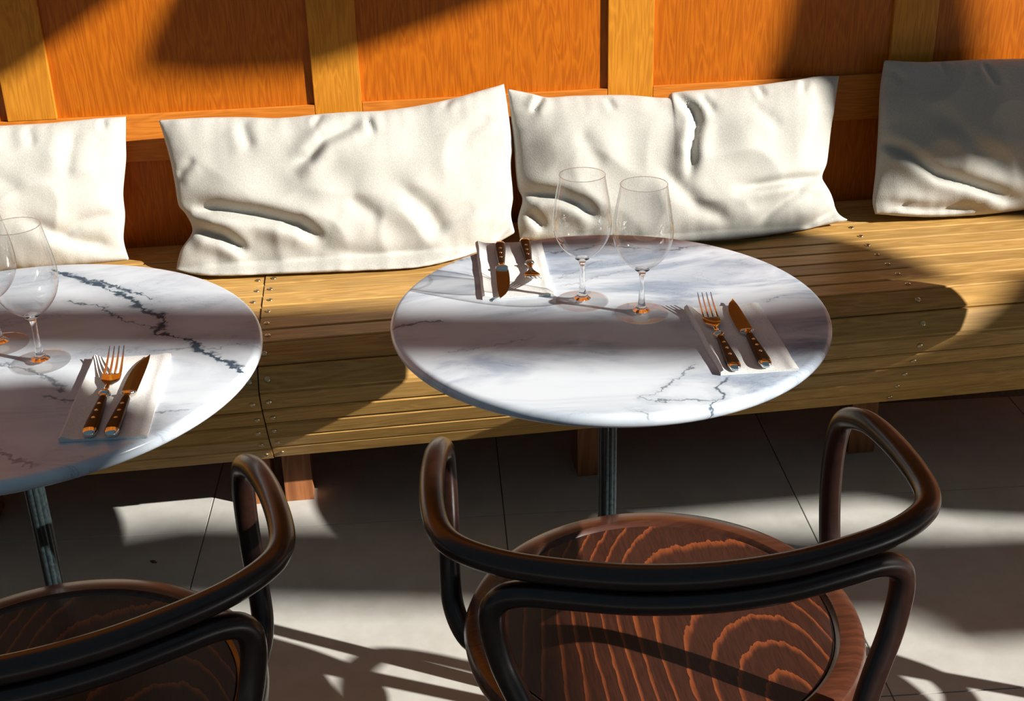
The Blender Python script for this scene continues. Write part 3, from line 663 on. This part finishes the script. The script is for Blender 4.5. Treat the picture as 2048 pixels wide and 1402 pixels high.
def make_fork(label):
    root = thing('steak_fork', label, 'fork', group='steak forks with riveted dark handles')
    handle_parts(root, .205)
    neck = [(.0942, .0049, .0042, .0054), (.099, .0042, .0036, .0054), (.1015, .0055, .0045, .0055), (.1035, .0078, .0062, .0056), (.1055, .0078, .0062, .0056), (.1075, .0050, .0042, .0057), (.110, .0058, .0048, .0058), (.112, .0044, .0038, .0058), (.118, .0038, .0032, .0060), (.128, .0030, .0022, .0062)]
    V, Fc = loft([oval(y, a, b, z, sq=2.1) for y, a, b, z in neck]); obj('collar', mesh('collar', V, Fc, MAT['steel'], True, 50), root)
    zf = lambda y: .0062 - .0022 * math.sin(max(0, min(1, (y - .125) / .03)) * math.pi * 0.5) + .020 * max(0, (y - .140) / .068) ** 1.5
    hw = lambda y: .0030 + (.0120 - .0030) * (1 - math.cos(max(0, min(1, (y - .126) / .024)) * math.pi)) / 2
    V, Fc = [], []; ys = [.126 + .0028 * k for k in range(13)]
    for y in ys:
        h = hw(y); z = zf(y); V += [(-h, y, z + .0012), (-h * .5, y, z + .0002), (0, y, z), (h * .5, y, z + .0002), (h, y, z + .0012), (h, y, z - .0006), (0, y, z - .0018), (-h, y, z - .0006)]
    for i in range(len(ys) - 1):
        for k in range(8): Fc.append([i * 8 + k, i * 8 + (k + 1) % 8, (i + 1) * 8 + (k + 1) % 8, (i + 1) * 8 + k])
    Fc.append(list(range(8))[::-1]); e = (len(ys) - 1) * 8; Fc.append([e + k for k in range(8)])
    head = obj('head', mesh('head', V, Fc, MAT['steel'], True, 50), root)
    y0 = ys[-1] - .0005
    for k in range(4):
        xc = (-1.5 + k) * .0066; rings = []
        for s in range(9):
            q = s / 8; y = y0 + (.208 - y0) * q; z = zf(y); a = .0020 * (1 - .62 * q); b = .0013 * (1 - .45 * q)
            rings.append([(xc * (1 - .06 * q) + a * dx, y, z - .0003 + b * dz) for dx, dz in ((-1, -.6), (-.6, 1), (.6, 1), (1, -.6), (0, -1))])
        V, Fc = loft(rings); obj('tine', mesh('tine', V, Fc, MAT['steel'], True, 60), head)
    return root
def place(o, end, ang, z): o.location = (end[0], end[1], z); o.rotation_euler = (0, 0, R(ang))
NZ = 0.0040
kn = make_knife('riveted steak knife with its blade aimed toward the chair'); place(kn, (.202, 1.966), 175.3, TT + NZ)
c = copy_tree(kn); c['label'] = 'riveted steak knife beside the fork with raised tines near the chair'; place(c, (.494, 1.464), -2.4, TT + NZ)
c = copy_tree(kn); c['label'] = 'riveted steak knife on the boldly veined marble table'; place(c, (-.327, 1.396), -3.4, LT + NZ)
fk = make_fork('riveted steak fork with its tines aimed toward the chair'); place(fk, (.243, 1.972), 177.0, TT + NZ)
c = copy_tree(fk); c['label'] = 'riveted steak fork with tines aimed at the cushions near the chair'; place(c, (.452, 1.462), -3.0, TT + NZ)
c = copy_tree(fk); c['label'] = 'riveted steak fork on the boldly veined marble table'; place(c, (-.353, 1.400), -1.6, LT + NZ)

# ------------------------------------------------------------------ added unseen blockers overhead (beams and boards shaped to throw the shade bands)
blockers = thing('shade_blocker', 'unseen beams and boards added overhead to cast shade', 'shade_blocker', (5.0, 0, 0))
def pbeam(name, a, b, wd, z0=3.34, z1=3.46):
    a = Vector((*a, 0)); b = Vector((*b, 0)); d = (b - a).normalized(); n = Vector((-d.y, d.x, 0)) * wd / 2
    V, Fc = prism([((p.x - 5.0), p.y) for p in (a + n, a - n, b - n, b + n)], z0, z1, 'z')
    obj(name, mesh(name, V, Fc, MAT['plain_wood']), blockers)
def pboard(poly, z0=3.40, z1=3.43):
    V, Fc = prism([(x - 5.0, y) for x, y in poly], z0, z1, 'z'); obj('shade_board', mesh('shade_board', V, Fc, MAT['plain_wood']), blockers)
cy = lambda x: -1.864 - 0.19 * (x - 5.06)
V, Fc = prism([(x - 5.0, cy(x) + o) for x, o in ((5.06, -0.078), (9.86, -0.078), (9.86, 0.19), (7.85, 0.19), (7.55, 0.09), (7.3, 0.078), (5.06, 0.078))], 4.99, 5.015, 'z')
obj('high_shade_board', mesh('high_shade_board', V, Fc, MAT['plain_wood']), blockers)  # added high up to cast the soft band over tables and floor
pboard([(4.6, 0.86), (5.03, 0.56), (5.26, 0.41), (5.55, 0.20), (5.78, 0.06), (6.02, 0.04), (6.3, -0.08), (7.2, -0.45), (7.2, -0.25), (6.2, 0.20), (5.72, 0.43), (5.4, 0.58), (4.9, 0.86)])
pbeam('shade_beam', (4.60, -0.41), (5.02, -0.44), 0.18, 3.40, 3.43)
pboard([(2.4, 0.47), (3.48, 0.47), (3.47, 0.62), (3.40, 2.8), (2.4, 2.8)])
pboard([(3.76, 0.48), (3.90, 0.465), (4.13, 0.465), (4.33, 0.59), (4.5, 0.75), (4.5, 2.8), (3.50, 2.8), (3.62, 0.60)])
pboard([(2.4, -0.87), (4.0, -0.87), (4.12, -0.98), (4.12, -1.17), (5.12, -1.17), (5.12, -1.75), (2.4, -1.75)])
pboard([(6.16, -0.40), (6.14, -0.60), (6.00, -0.87), (6.68, -0.87), (6.80, -0.96), (7.2, -1.06), (7.2, -0.38)])
pboard([(6.62, -1.04), (7.3, -1.10), (7.3, -1.40), (6.66, -1.36)])
pboard([(5.35, -0.13), (5.80, -0.06), (5.95, -0.2), (6.02, -0.38), (5.5, -0.40), (5.3, -0.2)])
pboard([(4.5, 0.84), (7.3, 0.84), (7.3, 2.8), (4.5, 2.8)])  # added to shade the wall above view and cut its orange bounce
pboard([(2.4, -1.80), (9.0, -1.80), (9.0, -4.0), (2.4, -4.0)])  # added to shade the floor behind the camera and cut bounce
pbeam('shade_beam', (2.5, -1.72), (7.2, -1.72), 0.12)
for px, py in ((2.5, -1.72), (7.1, -1.72), (7.1, -0.60)):
    V, Fc = box(px - 0.06 - 5, px + 0.06 - 5, py - 0.06, py + 0.06, 0, 3.34, 0.004); obj('blocker_post', mesh('blocker_post', V, Fc, MAT['plain_wood']), blockers)

for px, py in ((5.15, -1.90), (9.75, -2.77)):
    V, Fc = box(px - 0.05 - 5, px + 0.05 - 5, py - 0.05, py + 0.05, 0, 4.99, 0.004); obj('blocker_post', mesh('blocker_post', V, Fc, MAT['plain_wood']), blockers)
# ------------------------------------------------------------------ crumb of dry leaf on the floor
V, Fc = [], []
for k in range(9):
    q = k / 8; hw = 0.004 * math.sin(math.pi * (0.08 + 0.88 * q)); V += [(-hw, (q - .5) * .016, .0012 + .0022 * abs(q - .5)), (0, (q - .5) * .016, .0006), (hw, (q - .5) * .016, .0015 + .0015 * q), (0, (q - .5) * .016, .0001)]
for k in range(8):
    for i in range(4): Fc.append([k * 4 + i, k * 4 + (i + 1) % 4, (k + 1) * 4 + (i + 1) % 4, (k + 1) * 4 + i])
Fc.append([3, 2, 1, 0]); Fc.append([32, 33, 34, 35])
obj('dry_leaf', mesh('dry_leaf', V, Fc, MAT['leaf']), None, (-0.49, 2.262, 0.0), (0, 0, R(60)), label='tiny brown dry leaf on the floor tile', category='leaf')
